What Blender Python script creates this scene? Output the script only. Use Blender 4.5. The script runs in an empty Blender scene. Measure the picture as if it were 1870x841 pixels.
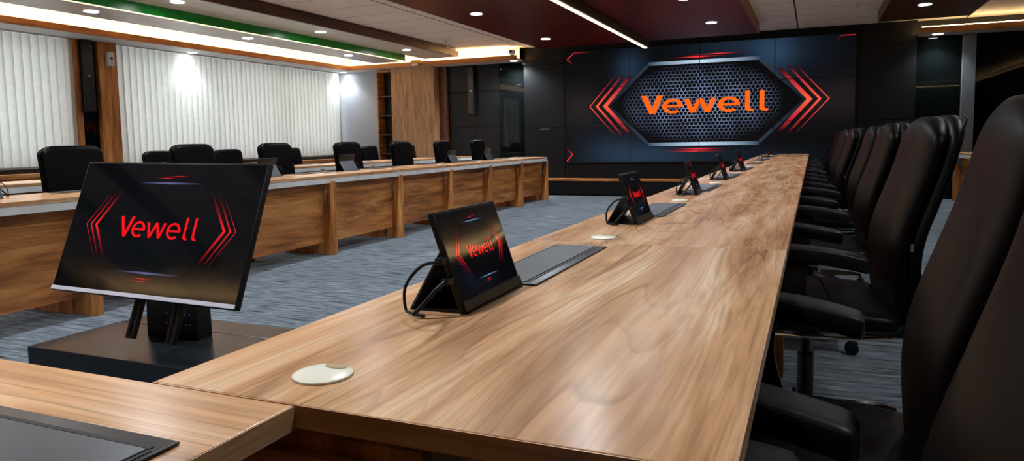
import bpy, bmesh, math, random
from mathutils import Vector, Matrix
PI = math.pi
R = math.radians
random.seed(4)
S = bpy.context.scene
COL = S.collection

# ------------------------------------------------------------------ camera
H = 1.05
yaw, pitch, roll = 0.40047, 0.089849, -0.017278
cam_d = bpy.data.cameras.new('camera')
cam = bpy.data.objects.new('camera', cam_d)
COL.objects.link(cam)
cam_d.sensor_width = 36.0
cam_d.lens = 1299.68 / 1870 * 36
cam_d.shift_y = -(420.5 - 373.2) / 1870
cam_d.clip_start = 0.02
_f = Vector((-math.sin(yaw), math.cos(yaw), 0))
_r = Vector((math.cos(yaw), math.sin(yaw), 0))
_u = Vector((0, 0, 1))
_f2 = _f * math.cos(pitch) - _u * math.sin(pitch)
_u2 = _u * math.cos(pitch) + _f * math.sin(pitch)
_r3 = _r * math.cos(roll) + _u2 * math.sin(roll)
_u3 = _u2 * math.cos(roll) - _r * math.sin(roll)
M = Matrix((_r3, _u3, -_f2)).transposed().to_4x4()
M.translation = (0, 0, H)
cam.matrix_world = M
S.camera = cam

# ------------------------------------------------------------------ world, exposure
S.view_settings.view_transform = 'Standard'
S.view_settings.look = 'None'
S.view_settings.gamma = 1
S.view_settings.exposure = 0.0
S.view_settings.use_curve_mapping = False
w = bpy.data.worlds.new('world')
S.world = w
w.use_nodes = True
w.node_tree.nodes['Background'].inputs[0].default_value = (0.6, 0.75, 1, 1)
w.node_tree.nodes['Background'].inputs[1].default_value = 0.02
SPOT_W = 112.0          # one recessed downlight
COVE_E = 58.0           # warm cove strip
SPOT_COL = (0.86, 0.93, 1.0)
WINDOW_E = 2.3


def lin(r, g, b):
    f = lambda c: (c / 12.92 if c <= 0.04045 else ((c + 0.055) / 1.055) ** 2.4)
    return (f(r / 255), f(g / 255), f(b / 255), 1.0)


# ------------------------------------------------------------------ materials
def newmat(name):
    m = bpy.data.materials.new(name)
    m.use_nodes = True
    nt = m.node_tree
    return m, nt, nt.nodes['Principled BSDF']


def N(nt, typ, **kw):
    n = nt.nodes.new(typ)
    for k, v in kw.items():
        if k.startswith('i_'):
            n.inputs[k[2:].replace('_', ' ')].default_value = v
        else:
            setattr(n, k, v)
    return n


def ramp(nt, src, stops):
    r = nt.nodes.new('ShaderNodeValToRGB')
    e = r.color_ramp.elements
    while len(e) < len(stops):
        e.new(0.5)
    for i, (p, c) in enumerate(stops):
        e[i].position = p
        e[i].color = c if len(c) == 4 else (*c, 1)
    nt.links.new(src, r.inputs[0])
    return r


def mix(nt, fac, a, b, mode='MIX'):
    m = nt.nodes.new('ShaderNodeMix')
    m.data_type = 'RGBA'
    m.blend_type = mode
    for s, v in ((m.inputs[0], fac), (m.inputs[6], a), (m.inputs[7], b)):
        if hasattr(v, 'node'):
            nt.links.new(v, s)
        else:
            s.default_value = v
    return m.outputs[2]


def plain(name, col, rough=0.5, metal=0.0, spec=0.5, bump=0.0, bscale=200, vary=0.12):
    m, nt, b = newmat(name)
    tc = N(nt, 'ShaderNodeTexCoord')
    nz = N(nt, 'ShaderNodeTexNoise', i_Scale=6.0, i_Detail=4.0)
    nt.links.new(tc.outputs['Object'], nz.inputs['Vector'])
    c2 = tuple(min(1, c * (1 + vary)) for c in col[:3]) + (1,)
    c1 = tuple(c * (1 - vary) for c in col[:3]) + (1,)
    r = ramp(nt, nz.outputs['Fac'], [(0.3, c1), (0.7, c2)])
    nt.links.new(r.outputs[0], b.inputs['Base Color'])
    b.inputs['Roughness'].default_value = rough
    b.inputs['Metallic'].default_value = metal
    b.inputs['Specular IOR Level'].default_value = spec
    if bump:
        n2 = N(nt, 'ShaderNodeTexNoise', i_Scale=float(bscale), i_Detail=3.0)
        nt.links.new(tc.outputs['Object'], n2.inputs['Vector'])
        bp = N(nt, 'ShaderNodeBump', i_Strength=bump, i_Distance=0.002)
        nt.links.new(n2.outputs['Fac'], bp.inputs['Height'])
        nt.links.new(bp.outputs[0], b.inputs['Normal'])
    return m


def emit(name, col, strength):
    m, nt, b = newmat(name)
    b.inputs['Base Color'].default_value = (0.8, 0.8, 0.8, 1)
    b.inputs['Emission Color'].default_value = col
    b.inputs['Emission Strength'].default_value = strength
    return m


def wood(name, axis, base, dark, light, vein, rough=0.3, veins=1.0, scale=1.0, spec=0.5):
    m, nt, b = newmat(name)
    L = nt.links.new
    tc = N(nt, 'ShaderNodeTexCoord')
    oi = N(nt, 'ShaderNodeObjectInfo')
    mul = N(nt, 'ShaderNodeVectorMath', operation='SCALE')
    comb = N(nt, 'ShaderNodeCombineXYZ')
    for i in range(3):
        L(oi.outputs['Random'], comb.inputs[i])
    L(comb.outputs[0], mul.inputs[0])
    mul.inputs['Scale'].default_value = 13.0
    add = N(nt, 'ShaderNodeVectorMath', operation='ADD')
    L(tc.outputs['Object'], add.inputs[0])
    L(mul.outputs[0], add.inputs[1])
    sc = {'x': (0.10, 1, 1), 'y': (1, 0.10, 1), 'z': (1, 1, 0.10)}[axis]
    mp = N(nt, 'ShaderNodeMapping')
    mp.inputs['Scale'].default_value = tuple(s * scale for s in sc)
    L(add.outputs[0], mp.inputs['Vector'])
    # slow wander of the grain
    wn = N(nt, 'ShaderNodeTexNoise', i_Scale=3.2, i_Detail=2.0)
    L(mp.outputs[0], wn.inputs['Vector'])
    ws = N(nt, 'ShaderNodeVectorMath', operation='SCALE')
    L(wn.outputs['Color'], ws.inputs[0])
    ws.inputs['Scale'].default_value = 0.22
    q = N(nt, 'ShaderNodeVectorMath', operation='ADD')
    L(mp.outputs[0], q.inputs[0])
    L(ws.outputs[0], q.inputs[1])
    broad = N(nt, 'ShaderNodeTexNoise', i_Scale=13.0, i_Detail=4.0, i_Roughness=0.6)
    L(q.outputs[0], broad.inputs['Vector'])
    c = ramp(nt, broad.outputs['Fac'], [(0.30, dark), (0.5, base), (0.70, light)]).outputs[0]
    # fine pore streaks
    mp2 = N(nt, 'ShaderNodeMapping')
    mp2.inputs['Scale'].default_value = {'x': (0.25, 1, 1), 'y': (1, 0.25, 1), 'z': (1, 1, 0.25)}[axis]
    L(q.outputs[0], mp2.inputs['Vector'])
    fine = N(nt, 'ShaderNodeTexNoise', i_Scale=130.0, i_Detail=3.0)
    L(mp2.outputs[0], fine.inputs['Vector'])
    fr = ramp(nt, fine.outputs['Fac'], [(0.35, (0.72, 0.70, 0.68)), (0.6, (1.04, 1.04, 1.04))]).outputs[0]
    c = mix(nt, 0.75, c, fr, 'MULTIPLY')
    # dark growth-ring veins
    wv = N(nt, 'ShaderNodeTexNoise', i_Scale=4.6, i_Detail=0.6, i_Roughness=0.4)
    L(q.outputs[0], wv.inputs['Vector'])
    ml = N(nt, 'ShaderNodeMath', operation='MULTIPLY')
    L(wv.outputs['Fac'], ml.inputs[0])
    ml.inputs[1].default_value = 26.0
    fr2 = N(nt, 'ShaderNodeMath', operation='FRACT')
    L(ml.outputs[0], fr2.inputs[0])
    vr = ramp(nt, fr2.outputs[0], [(0.0, (0, 0, 0)), (0.80, (0.10, 0.10, 0.10)), (0.93, (0.75, 0.75, 0.75)), (0.985, (0, 0, 0))])
    brk = N(nt, 'ShaderNodeTexNoise', i_Scale=5.0, i_Detail=2.0)
    L(mp.outputs[0], brk.inputs['Vector'])
    br = ramp(nt, brk.outputs['Fac'], [(0.38, (0, 0, 0)), (0.62, (1, 1, 1))])
    mm = N(nt, 'ShaderNodeMath', operation='MULTIPLY')
    L(vr.outputs[0], mm.inputs[0])
    L(br.outputs[0], mm.inputs[1])
    m3 = N(nt, 'ShaderNodeMath', operation='MULTIPLY')
    L(mm.outputs[0], m3.inputs[0])
    m3.inputs[1].default_value = veins
    c = mix(nt, m3.outputs[0], c, vein)
    L(c, b.inputs['Base Color'])
    b.inputs['Roughness'].default_value = rough
    b.inputs['Specular IOR Level'].default_value = spec
    bp = N(nt, 'ShaderNodeBump', i_Strength=0.08, i_Distance=0.001)
    L(fine.outputs['Fac'], bp.inputs['Height'])
    L(bp.outputs[0], b.inputs['Normal'])
    return m


W_BASE, W_DARK, W_LIGHT, W_VEIN = lin(207, 157, 113), lin(164, 115, 76), lin(232, 196, 158), lin(98, 62, 38)
P_BASE, P_DARK, P_LIGHT, P_VEIN = lin(182, 116, 58), lin(112, 64, 27), lin(222, 160, 94), lin(58, 32, 15)  # desk oak browned, lower light on upright panels put into the colour
woodY = wood('oak_laminate_y', 'y', W_BASE, W_DARK, W_LIGHT, W_VEIN, 0.24, 0.85)
woodX = wood('oak_laminate_x', 'x', W_BASE, W_DARK, W_LIGHT, W_VEIN, 0.24, 0.6)
woodP = wood('oak_panel_shaded_y', 'y', P_BASE, P_DARK, P_LIGHT, P_VEIN, 0.45, 0.8)
woodPX = wood('oak_panel_shaded_x', 'x', P_BASE, P_DARK, P_LIGHT, P_VEIN, 0.45, 0.6)
woodZ = wood('oak_panel_shaded_z', 'z', P_BASE, P_DARK, P_LIGHT, P_VEIN, 0.45, 0.4)
woodWall = wood('oak_wall_z', 'z', lin(160, 122, 84), lin(128, 92, 60), lin(184, 146, 106), lin(96, 66, 40), 0.45, 0.5, 1.5)
darkwood = wood('dark_beam_wood', 'y', lin(86, 46, 20), lin(60, 30, 13), lin(112, 62, 28), lin(32, 15, 7), 0.4, 0.5)
coveWoodY = wood('cove_wood_y', 'y', lin(150, 98, 46), lin(118, 74, 34), lin(172, 118, 62), lin(70, 42, 18), 0.45, 0.4)
coveWoodX = wood('cove_wood_x', 'x', lin(150, 98, 46), lin(118, 74, 34), lin(172, 118, 62), lin(70, 42, 18), 0.45, 0.4)
white_strip = plain('white_trim_laminate', lin(216, 218, 218), 0.4)
leather = plain('black_leather', lin(6, 6, 8), 0.36, 0, 0.24, 0.12, 260)
leather_front = plain('black_leather_pad', lin(10, 5, 4), 0.38, 0, 0.18, 0.10, 260)
for _m in (leather, leather_front):
    _m.node_tree.nodes['Principled BSDF'].inputs['IOR'].default_value = 1.3
blackplastic = plain('black_plastic', lin(10, 11, 13), 0.42, 0, 0.3)
blackmetal = plain('black_powder_coat', lin(16, 17, 19), 0.3, 0.2)
glosstop = plain('gloss_black_top', lin(27, 31, 35), 0.30, 0, 0.16)
slate = plain('slate_plastic', lin(70, 79, 88), 0.32, 0, 0.5, 0.05, 500)
strutm = plain('slate_cover', lin(46, 51, 58), 0.4, 0, 0.4, 0.05, 500)
slate_dark = plain('slate_plastic_dark', lin(34, 38, 43), 0.35)
groove = plain('groove_black', lin(6, 6, 7), 0.6)
chrome = plain('chrome', lin(205, 208, 212), 0.12, 1.0, 0.5, 0, 0, 0.02)
cream = plain('cream_plastic', lin(228, 222, 204), 0.28, 0, 0.5, 0, 0, 0.03)
cream_dark = plain('cable_hole', lin(160, 136, 94), 0.6)
blackwall = plain('black_cladding', lin(13, 14, 17), 0.45, 0, 0.25, 0.03, 300)
greywall = plain('grey_wall_paint', lin(150, 154, 160), 0.6, 0, 0.5, 0, 0, 0.03)
darkwall = plain('dark_wall_paint', lin(30, 29, 28), 0.5)
whitewall = plain('soffit_paint', lin(200, 196, 192), 0.5, 0, 0.5, 0, 0, 0.03)
raftpaint = plain('raft_panel_paint', lin(204, 202, 198), 0.35)
greenpaint = plain('green_board_paint', lin(4, 140, 44), 0.3)
silver = plain('brushed_silver', lin(190, 194, 198), 0.3, 0.9)
whiteplastic = plain('white_plastic', lin(222, 222, 220), 0.4)
led_white = emit('downlight_lens', (0.92, 0.96, 1.0, 1), 70.0)
led_warm = emit('cove_led', (1.0, 0.58, 0.24, 1), COVE_E)
led_warm_soft = emit('cove_led_dimmed', (1.0, 0.66, 0.30, 1), 26.0)
led_line = emit('linear_led', (1.0, 0.80, 0.42, 1), 5.0)
led_gold = emit('green_board_led', (1.0, 0.80, 0.46, 1), 1.6)
red_led = emit('standby_led', (1.0, 0.5, 0.2, 1), 1.0)


def mahogany():
    m, nt, b = newmat('mahogany_planks_red_glow')
    L = nt.links.new
    tc = N(nt, 'ShaderNodeTexCoord')
    mp = N(nt, 'ShaderNodeMapping')
    mp.inputs['Scale'].default_value = (12, 0.6, 1)
    L(tc.outputs['Object'], mp.inputs['Vector'])
    nz = N(nt, 'ShaderNodeTexNoise', i_Scale=4.0, i_Detail=4.0)
    L(mp.outputs[0], nz.inputs['Vector'])
    c = ramp(nt, nz.outputs['Fac'], [(0.3, lin(72, 12, 6)), (0.7, lin(112, 24, 14))]).outputs[0]  # dark wood reddened so the colour carries the video wall's red glow
    sx = N(nt, 'ShaderNodeSeparateXYZ')
    L(tc.outputs['Object'], sx.inputs[0])
    d = N(nt, 'ShaderNodeMath', operation='MULTIPLY')
    L(sx.outputs[0], d.inputs[0])
    d.inputs[1].default_value = 1 / 0.15
    fr = N(nt, 'ShaderNodeMath', operation='FRACT')
    L(d.outputs[0], fr.inputs[0])
    g = ramp(nt, fr.outputs[0], [(0.0, (0, 0, 0)), (0.05, (0.02, 0.02, 0.02)), (0.10, (1, 1, 1)), (0.96, (1, 1, 1)), (1.0, (0, 0, 0))]).outputs[0]
    c = mix(nt, 1.0, c, g, 'MULTIPLY')
    L(c, b.inputs['Base Color'])
    b.inputs['Roughness'].default_value = 0.36
    b.inputs['Specular IOR Level'].default_value = 0.2
    return m


glow_redwood = mahogany()


def carpet_mat():
    m, nt, b = newmat('grey_carpet')
    L = nt.links.new
    tc = N(nt, 'ShaderNodeTexCoord')
    mp = N(nt, 'ShaderNodeMapping')
    mp.inputs['Scale'].default_value = (0.10, 1, 1)
    L(tc.outputs['Object'], mp.inputs['Vector'])
    a = N(nt, 'ShaderNodeTexNoise', i_Scale=44.0, i_Detail=3.0, i_Roughness=0.6)
    L(mp.outputs[0], a.inputs['Vector'])
    c = ramp(nt, a.outputs['Fac'], [(0.32, lin(38, 42, 48)), (0.44, lin(90, 97, 104)), (0.60, lin(118, 126, 133)), (0.75, lin(146, 153, 160))]).outputs[0]
    big = N(nt, 'ShaderNodeTexNoise', i_Scale=1.2, i_Detail=2.0)
    L(tc.outputs['Object'], big.inputs['Vector'])
    bc = ramp(nt, big.outputs['Fac'], [(0.3, (0.86, 0.86, 0.86)), (0.7, (1.06, 1.06, 1.06))]).outputs[0]
    c = mix(nt, 1.0, c, bc, 'MULTIPLY')
    f = N(nt, 'ShaderNodeTexNoise', i_Scale=420.0, i_Detail=2.0)
    L(tc.outputs['Object'], f.inputs['Vector'])
    fc = ramp(nt, f.outputs['Fac'], [(0.3, (0.75, 0.75, 0.75)), (0.7, (1.1, 1.1, 1.1))]).outputs[0]
    c = mix(nt, 0.8, c, fc, 'MULTIPLY')
    L(c, b.inputs['Base Color'])
    b.inputs['Roughness'].default_value = 0.95
    b.inputs['Specular IOR Level'].default_value = 0.1
    bp = N(nt, 'ShaderNodeBump', i_Strength=0.4, i_Distance=0.004)
    L(a.outputs['Fac'], bp.inputs['Height'])
    L(bp.outputs[0], b.inputs['Normal'])
    return m


carpet = carpet_mat()


def tile_mat():
    m, nt, b = newmat('ceiling_tiles')
    L = nt.links.new
    tc = N(nt, 'ShaderNodeTexCoord')
    sp = N(nt, 'ShaderNodeSeparateXYZ')
    L(tc.outputs['Object'], sp.inputs[0])

    def line(out, period, off, w_):
        a = N(nt, 'ShaderNodeMath', operation='MULTIPLY_ADD')
        L(out, a.inputs[0])
        a.inputs[1].default_value = 1 / period
        a.inputs[2].default_value = -off / period + 100
        f = N(nt, 'ShaderNodeMath', operation='FRACT')
        L(a.outputs[0], f.inputs[0])
        lt = N(nt, 'ShaderNodeMath', operation='LESS_THAN')
        L(f.outputs[0], lt.inputs[0])
        lt.inputs[1].default_value = w_ / period
        return lt.outputs[0]
    lx = line(sp.outputs[0], 1.21, -5.12, 0.022)
    ly = line(sp.outputs[1], 0.61, 7.95, 0.016)
    mx = N(nt, 'ShaderNodeMath', operation='MAXIMUM')
    L(lx, mx.inputs[0])
    sc = N(nt, 'ShaderNodeMath', operation='MULTIPLY')
    L(ly, sc.inputs[0])
    sc.inputs[1].default_value = 0.62
    L(sc.outputs[0], mx.inputs[1])
    nz = N(nt, 'ShaderNodeTexNoise', i_Scale=30.0, i_Detail=3.0)
    L(tc.outputs['Object'], nz.inputs['Vector'])
    c = ramp(nt, nz.outputs['Fac'], [(0.3, lin(228, 226, 223)), (0.7, lin(240, 238, 235))]).outputs[0]
    c = mix(nt, mx.outputs[0], c, lin(28, 26, 25))
    L(c, b.inputs['Base Color'])
    b.inputs['Roughness'].default_value = 0.6
    return m


tilem = tile_mat()


def blind_mat():
    m, nt, b = newmat('blind_fabric')
    L = nt.links.new
    b.inputs['Base Color'].default_value = lin(214, 214, 208)
    b.inputs['Roughness'].default_value = 0.6
    tr = N(nt, 'ShaderNodeBsdfTranslucent')
    tr.inputs[0].default_value = lin(205, 208, 204)
    mx = N(nt, 'ShaderNodeMixShader')
    mx.inputs[0].default_value = 0.35
    L(b.outputs[0], mx.inputs[1])
    L(tr.outputs[0], mx.inputs[2])
    tc = N(nt, 'ShaderNodeTexCoord')
    nz = N(nt, 'ShaderNodeTexNoise', i_Scale=14.0, i_Detail=3.0)
    L(tc.outputs['Object'], nz.inputs['Vector'])
    c = ramp(nt, nz.outputs['Fac'], [(0.3, lin(206, 206, 200)), (0.7, lin(222, 222, 217))]).outputs[0]
    L(c, b.inputs['Base Color'])
    L(mx.outputs[0], nt.nodes['Material Output'].inputs[0])
    return m


blindm = blind_mat()
sky_pane = emit('evening_daylight_pane', (0.92, 0.97, 1.0, 1), WINDOW_E)


def mirror_mat():
    m, nt, b = newmat('dark_tinted_mirror')
    b.inputs['Roughness'].default_value = 0.02
    b.inputs['IOR'].default_value = 1.22
    tc = N(nt, 'ShaderNodeTexCoord')
    nz = N(nt, 'ShaderNodeTexNoise', i_Scale=2.0)
    nt.links.new(tc.outputs['Object'], nz.inputs['Vector'])
    r = ramp(nt, nz.outputs['Fac'], [(0.3, (0.002, 0.003, 0.003)), (0.7, (0.003, 0.004, 0.004))])
    nt.links.new(r.outputs[0], b.inputs['Base Color'])
    return m


mirrorm = mirror_mat()


def screen_mat(name, rough, spec, strength=1.0):
    m, nt, b = newmat(name)
    b.inputs['Base Color'].default_value = (0.004, 0.004, 0.005, 1)
    b.inputs['Roughness'].default_value = rough
    b.inputs['Specular IOR Level'].default_value = spec
    at = N(nt, 'ShaderNodeAttribute', attribute_name='col')
    nt.links.new(at.outputs['Color'], b.inputs['Emission Color'])
    b.inputs['Emission Strength'].default_value = strength
    return m


wall_lcd = screen_mat('video_wall_panel', 0.4, 0.12)
desk_lcd = screen_mat('glossy_display', 0.06, 0.5)


# ------------------------------------------------------------------ mesh helpers
def box(bm, x0, x1, y0, y1, z0, z1, bev=0.0, seg=2):
    vs = [bm.verts.new((x, y, z)) for x in (x0, x1) for y in (y0, y1) for z in (z0, z1)]
    fs = []
    for q in ((0, 1, 3, 2), (4, 6, 7, 5), (0, 4, 5, 1), (2, 3, 7, 6), (0, 2, 6, 4), (1, 5, 7, 3)):
        fs.append(bm.faces.new([vs[i] for i in q]))
    if bev:
        es = set(e for f in fs for e in f.edges)
        bmesh.ops.bevel(bm, geom=list(es), offset=bev, segments=seg, affect='EDGES', profile=0.5)
    return vs


def prism(bm, pts, axis, a0, a1, bev=0.0):
    """pts: 2-D outline; extruded along axis ('x','y','z')"""
    def p3(p, a):
        return {'x': (a, p[0], p[1]), 'y': (p[0], a, p[1]), 'z': (p[0], p[1], a)}[axis]
    v0 = [bm.verts.new(p3(p, a0)) for p in pts]
    v1 = [bm.verts.new(p3(p, a1)) for p in pts]
    fs = [bm.faces.new(v0), bm.faces.new(v1[::-1])]
    n = len(pts)
    for i in range(n):
        fs.append(bm.faces.new([v0[i], v1[i], v1[(i + 1) % n], v0[(i + 1) % n]]))
    if bev:
        es = set(e for f in fs for e in f.edges)
        bmesh.ops.bevel(bm, geom=list(es), offset=bev, segments=2, affect='EDGES', profile=0.5)


def loft(bm, rings, cap=True):
    vr = [[bm.verts.new(p) for p in r] for r in rings]
    n = len(vr[0])
    for a, b in zip(vr[:-1], vr[1:]):
        for i in range(n):
            bm.faces.new([a[i], a[(i + 1) % n], b[(i + 1) % n], b[i]])
    if cap:
        bm.faces.new(vr[0][::-1])
        bm.faces.new(vr[-1])


def frame_of(d):
    d = d.normalized()
    up = Vector((0, 0, 1)) if abs(d.z) < 0.95 else Vector((1, 0, 0))
    a = d.cross(up).normalized()
    return a, a.cross(d).normalized()


def tube(bm, pts, r, n=10):
    pts = [Vector(p) for p in pts]
    rs = r if isinstance(r, (list, tuple)) else [r] * len(pts)
    rings = []
    a0 = None
    for i, p in enumerate(pts):
        d = (pts[min(i + 1, len(pts) - 1)] - pts[max(i - 1, 0)])
        if a0 is None:
            a, b = frame_of(d)
        else:
            dn = d.normalized()
            a = (a0 - dn * a0.dot(dn)).normalized()
            b = a.cross(dn)
        a0 = a
        rings.append([p + (a * math.cos(t) + b * math.sin(t)) * rs[i] for t in [2 * PI * k / n for k in range(n)]])
    loft(bm, rings)


def smooth_path(pts, n=8):
    pts = [Vector(p) for p in pts]
    out = []
    for i in range(len(pts) - 1):
        p0, p1, p2, p3 = pts[max(i - 1, 0)], pts[i], pts[i + 1], pts[min(i + 2, len(pts) - 1)]
        for k in range(n):
            t = k / n
            out.append(0.5 * ((2 * p1) + (p2 - p0) * t + (2 * p0 - 5 * p1 + 4 * p2 - p3) * t * t + (3 * p1 - p0 - 3 * p2 + p3) * t ** 3))
    out.append(pts[-1])
    return out


def cyl(bm, c, r, h, n=24, axis='z', bev=0.0, r2=None):
    r2 = r if r2 is None else r2
    rings = []
    prof = [(r, 0), (r2, h)] if not bev else [(r - bev, 0), (r, bev), (r2, h - bev), (r2 - bev, h)]
    for rr, z in prof:
        ring = []
        for k in range(n):
            t = 2 * PI * k / n
            a, b = rr * math.cos(t), rr * math.sin(t)
            ring.append({'z': (c[0] + a, c[1] + b, c[2] + z), 'x': (c[0] + z, c[1] + a, c[2] + b), 'y': (c[0] + b, c[1] + z, c[2] + a)}[axis])
        rings.append(ring)
    loft(bm, rings)


def build(name, fn, mat, parent=None, smooth=False, loc=None, rot=None):
    bm = bmesh.new()
    fn(bm)
    bmesh.ops.recalc_face_normals(bm, faces=bm.faces[:])
    me = bpy.data.meshes.new(name)
    bm.to_mesh(me)
    bm.free()
    if smooth:
        try:
            me.shade_smooth()
        except Exception:
            for p in me.polygons:
                p.use_smooth = True
        if smooth != 'all':
            try:
                me.set_sharp_from_angle(angle=R(38))
            except Exception:
                pass
    for m in (mat if isinstance(mat, (list, tuple)) else [mat]):
        me.materials.append(m)
    o = bpy.data.objects.new(name, me)
    COL.objects.link(o)
    if parent:
        o.parent = parent
    if loc:
        o.location = loc
    if rot:
        o.rotation_euler = rot
    return o


def tag(o, label, cat, group=None):
    o['label'] = label
    o['category'] = cat
    if group:
        o['group'] = group
    return o


def thing(name, label, cat, loc=(0, 0, 0), rot=(0, 0, 0), group=None):
    o = bpy.data.objects.new(name, None)
    o.empty_display_size = 0.1
    COL.objects.link(o)
    o.location = loc
    o.rotation_euler = rot
    return tag(o, label, cat, group)


def struct(name, fn, mat, smooth=False):
    o = build(name, fn, mat, smooth=smooth)
    o['kind'] = 'structure'
    return o


def copy_tree(o, parent=None):
    c = o.copy()
    COL.objects.link(c)
    c.parent = parent
    for ch in list(o.children):
        copy_tree(ch, c)
    return c


def dup(src, label, loc, rot=(0, 0, 0), group=None):
    c = copy_tree(src)
    c.location = loc
    c.rotation_euler = rot
    c['label'] = label
    if group:
        c['group'] = group
    return c


ORD = ['nearest', 'second', 'third', 'fourth', 'fifth', 'sixth', 'seventh', 'eighth', 'ninth', 'tenth', 'eleventh', 'twelfth']


def nth(i, frm='from the camera'):
    return 'nearest the camera' if i == 0 else '%s %s' % (ORD[i], frm)


# ------------------------------------------------------------------ the room shell
XL, XR, YB, YF = -9.62, 5.05, 13.12, -3.0
ZC, ZS, ZLIP = 2.82, 2.572, 2.655
YSCR = 12.98           # face of the black screen wall
LIPX, LIPY = -9.02, 12.62
LIPR, LIPF = 4.70, -2.45
struct('floor', lambda b: box(b, XL - .2, XR + .2, YF - .2, YB + .2, -0.1, 0), carpet)
struct('ceiling', lambda b: box(b, XL - .2, XR + .2, YF - .2, YB + .2, ZC, ZC + 0.1), tilem)


def wall_left(b):
    # solid wall with two long window openings
    box(b, XL - .25, XL - .02, YF - .1, YB + .1, 0, 0.78)
    box(b, XL - .25, XL - .02, YF - .1, YB + .1, 2.56, ZC)
    for y0, y1 in ((YF - .1, 2.3), (6.85, 7.6), (13.02, YB + .1)):
        box(b, XL - .25, XL - .02, y0, y1, 0.78, 2.56)


struct('wall_left', wall_left, darkwall)
struct('wall_back', lambda b: box(b, XL - .2, XR + .2, YB, YB + .15, 0, ZC), blackwall)
struct('wall_right', lambda b: box(b, XR, XR + .15, YF - .2, YB + .2, 0, ZC), darkwall)
struct('wall_front', lambda b: box(b, XL - .2, XR + .2, YF - .15, YF, 0, ZC), darkwall)
for k, (y0, y1) in enumerate(((2.3, 6.85), (7.6, 13.02))):
    wn = build('window_%d' % (k + 1), lambda b: box(b, XL - .21, XL - .2, y0, y1, 0.78, 2.56), sky_pane)
    wn['kind'] = 'structure'

    def frm(b):
        n = 3
        for i in range(n + 1):
            yy = y0 + (y1 - y0) * i / n
            box(b, XL - .19, XL - .13, max(y0, yy - .03), min(y1, yy + .03), 0.78, 2.56)
        box(b, XL - .19, XL - .13, y0, y1, 0.78, 0.84)
        box(b, XL - .19, XL - .13, y0, y1, 2.5, 2.56)
    build('window_frame', frm, silver, wn)

# wooden sill under the windows
struct('trim_1', lambda b: box(b, XL - .02, XL + .17, 0.5, 12.95, 0.66, 0.72, .004), woodP)
struct('trim_2', lambda b: box(b, XL - .02, XL + .03, 0.5, 12.95, 0.0, 0.66), woodP)
# perimeter soffit
def soffit(b):
    box(b, XL, LIPX, YF, YB, ZS, ZS + .03)
    box(b, LIPX, -5.2, LIPY, YB, ZS, ZS + .03)
    box(b, 1.48, LIPR, LIPY, YB, ZS, ZS + .03)
    box(b, LIPR, XR, YF, YB, ZS, ZS + .03)
    box(b, LIPX, LIPR, YF, LIPF, ZS, ZS + .03)


struct('trim_3', soffit, whitewall)
# wooden cove lips
struct('trim_4', lambda b: box(b, LIPX - .02, LIPX + .012, LIPF, LIPY, ZS - .006, ZLIP, .003), coveWoodY)
struct('trim_5', lambda b: box(b, LIPX - .02, -5.2, LIPY - .012, LIPY + .02, ZS - .006, ZLIP, .003), coveWoodX)
struct('trim_6', lambda b: box(b, 1.48, LIPR + .02, LIPY - .012, LIPY + .02, ZS - .006, ZLIP, .003), coveWoodX)
struct('trim_7', lambda b: box(b, LIPR - .012, LIPR + .02, LIPF, LIPY, ZS - .006, ZLIP, .003), coveWoodY)
struct('trim_8', lambda b: box(b, LIPX, LIPR, LIPF - .02, LIPF + .012, ZS - .006, ZLIP, .003), coveWoodX)


# pale inner faces of the cove
def cove_back(b):
    box(b, LIPX - .21, LIPX - .20, LIPF, LIPY + .2, ZS + .031, ZC - .001)
    box(b, LIPX - .20, -5.21, LIPY + .19, LIPY + .20, ZS + .031, ZC - .001)
    box(b, LIPR + .20, LIPR + .21, LIPF, LIPY + .2, ZS + .031, ZC - .001)


struct('trim_26', cove_back, whitewall)


def cove(name, label, fn, m=None):
    tag(build(name, fn, m or led_warm), label, 'led strip', None)


cove('led_strip', 'warm led strip glowing in the ceiling cove above the white window blinds',
     lambda b: box(b, LIPX - .10, LIPX - .05, 1.6, LIPY + .06, ZS + .032, ZS + .05))
cove('led_strip', 'warm led strip glowing in the cove above the wood panel at the back left',
     lambda b: box(b, LIPX - .02, -5.25, LIPY + .05, LIPY + .10, ZS + .032, ZS + .05))
cove('led_strip', 'thin warm led strip in the cove above the dark mirror at the back right',
     lambda b: box(b, 1.50, LIPR + .06, LIPY + .024, LIPY + .028, ZLIP - .03, ZLIP + .014), led_warm_soft)
cove('led_strip', 'warm led strip in the cove along the right side wall out of the picture',
     lambda b: box(b, LIPR + .024, LIPR + .028, LIPF, LIPY + .04, ZLIP - .03, ZLIP + .014), led_warm_soft)
cove('led_strip', 'warm led strip in the cove behind the camera mirrored in the large tilted monitor',
     lambda b: box(b, LIPX - .02, LIPR, LIPF - .028, LIPF - .024, ZLIP - .03, ZLIP + .014), led_warm_soft)

# ceiling rafts: lower one with green side board, upper one with timber border
struct('trim_9', lambda b: box(b, -7.76, -7.10, -1.7, 11.72, 2.56, ZC), raftpaint)
struct('trim_10', lambda b: box(b, -7.10, -7.088, -1.7, 11.72, 2.565, 2.68), greenpaint)
struct('trim_11', lambda b: box(b, -7.10, -6.36, -1.7, 12.40, 2.68, ZC), raftpaint)


def beam(b):
    box(b, -6.36, -6.325, -1.7, 12.42, 2.672, 2.775)
    box(b, -7.1, -6.325, 12.40, 12.42, 2.672, 2.775)


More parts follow.
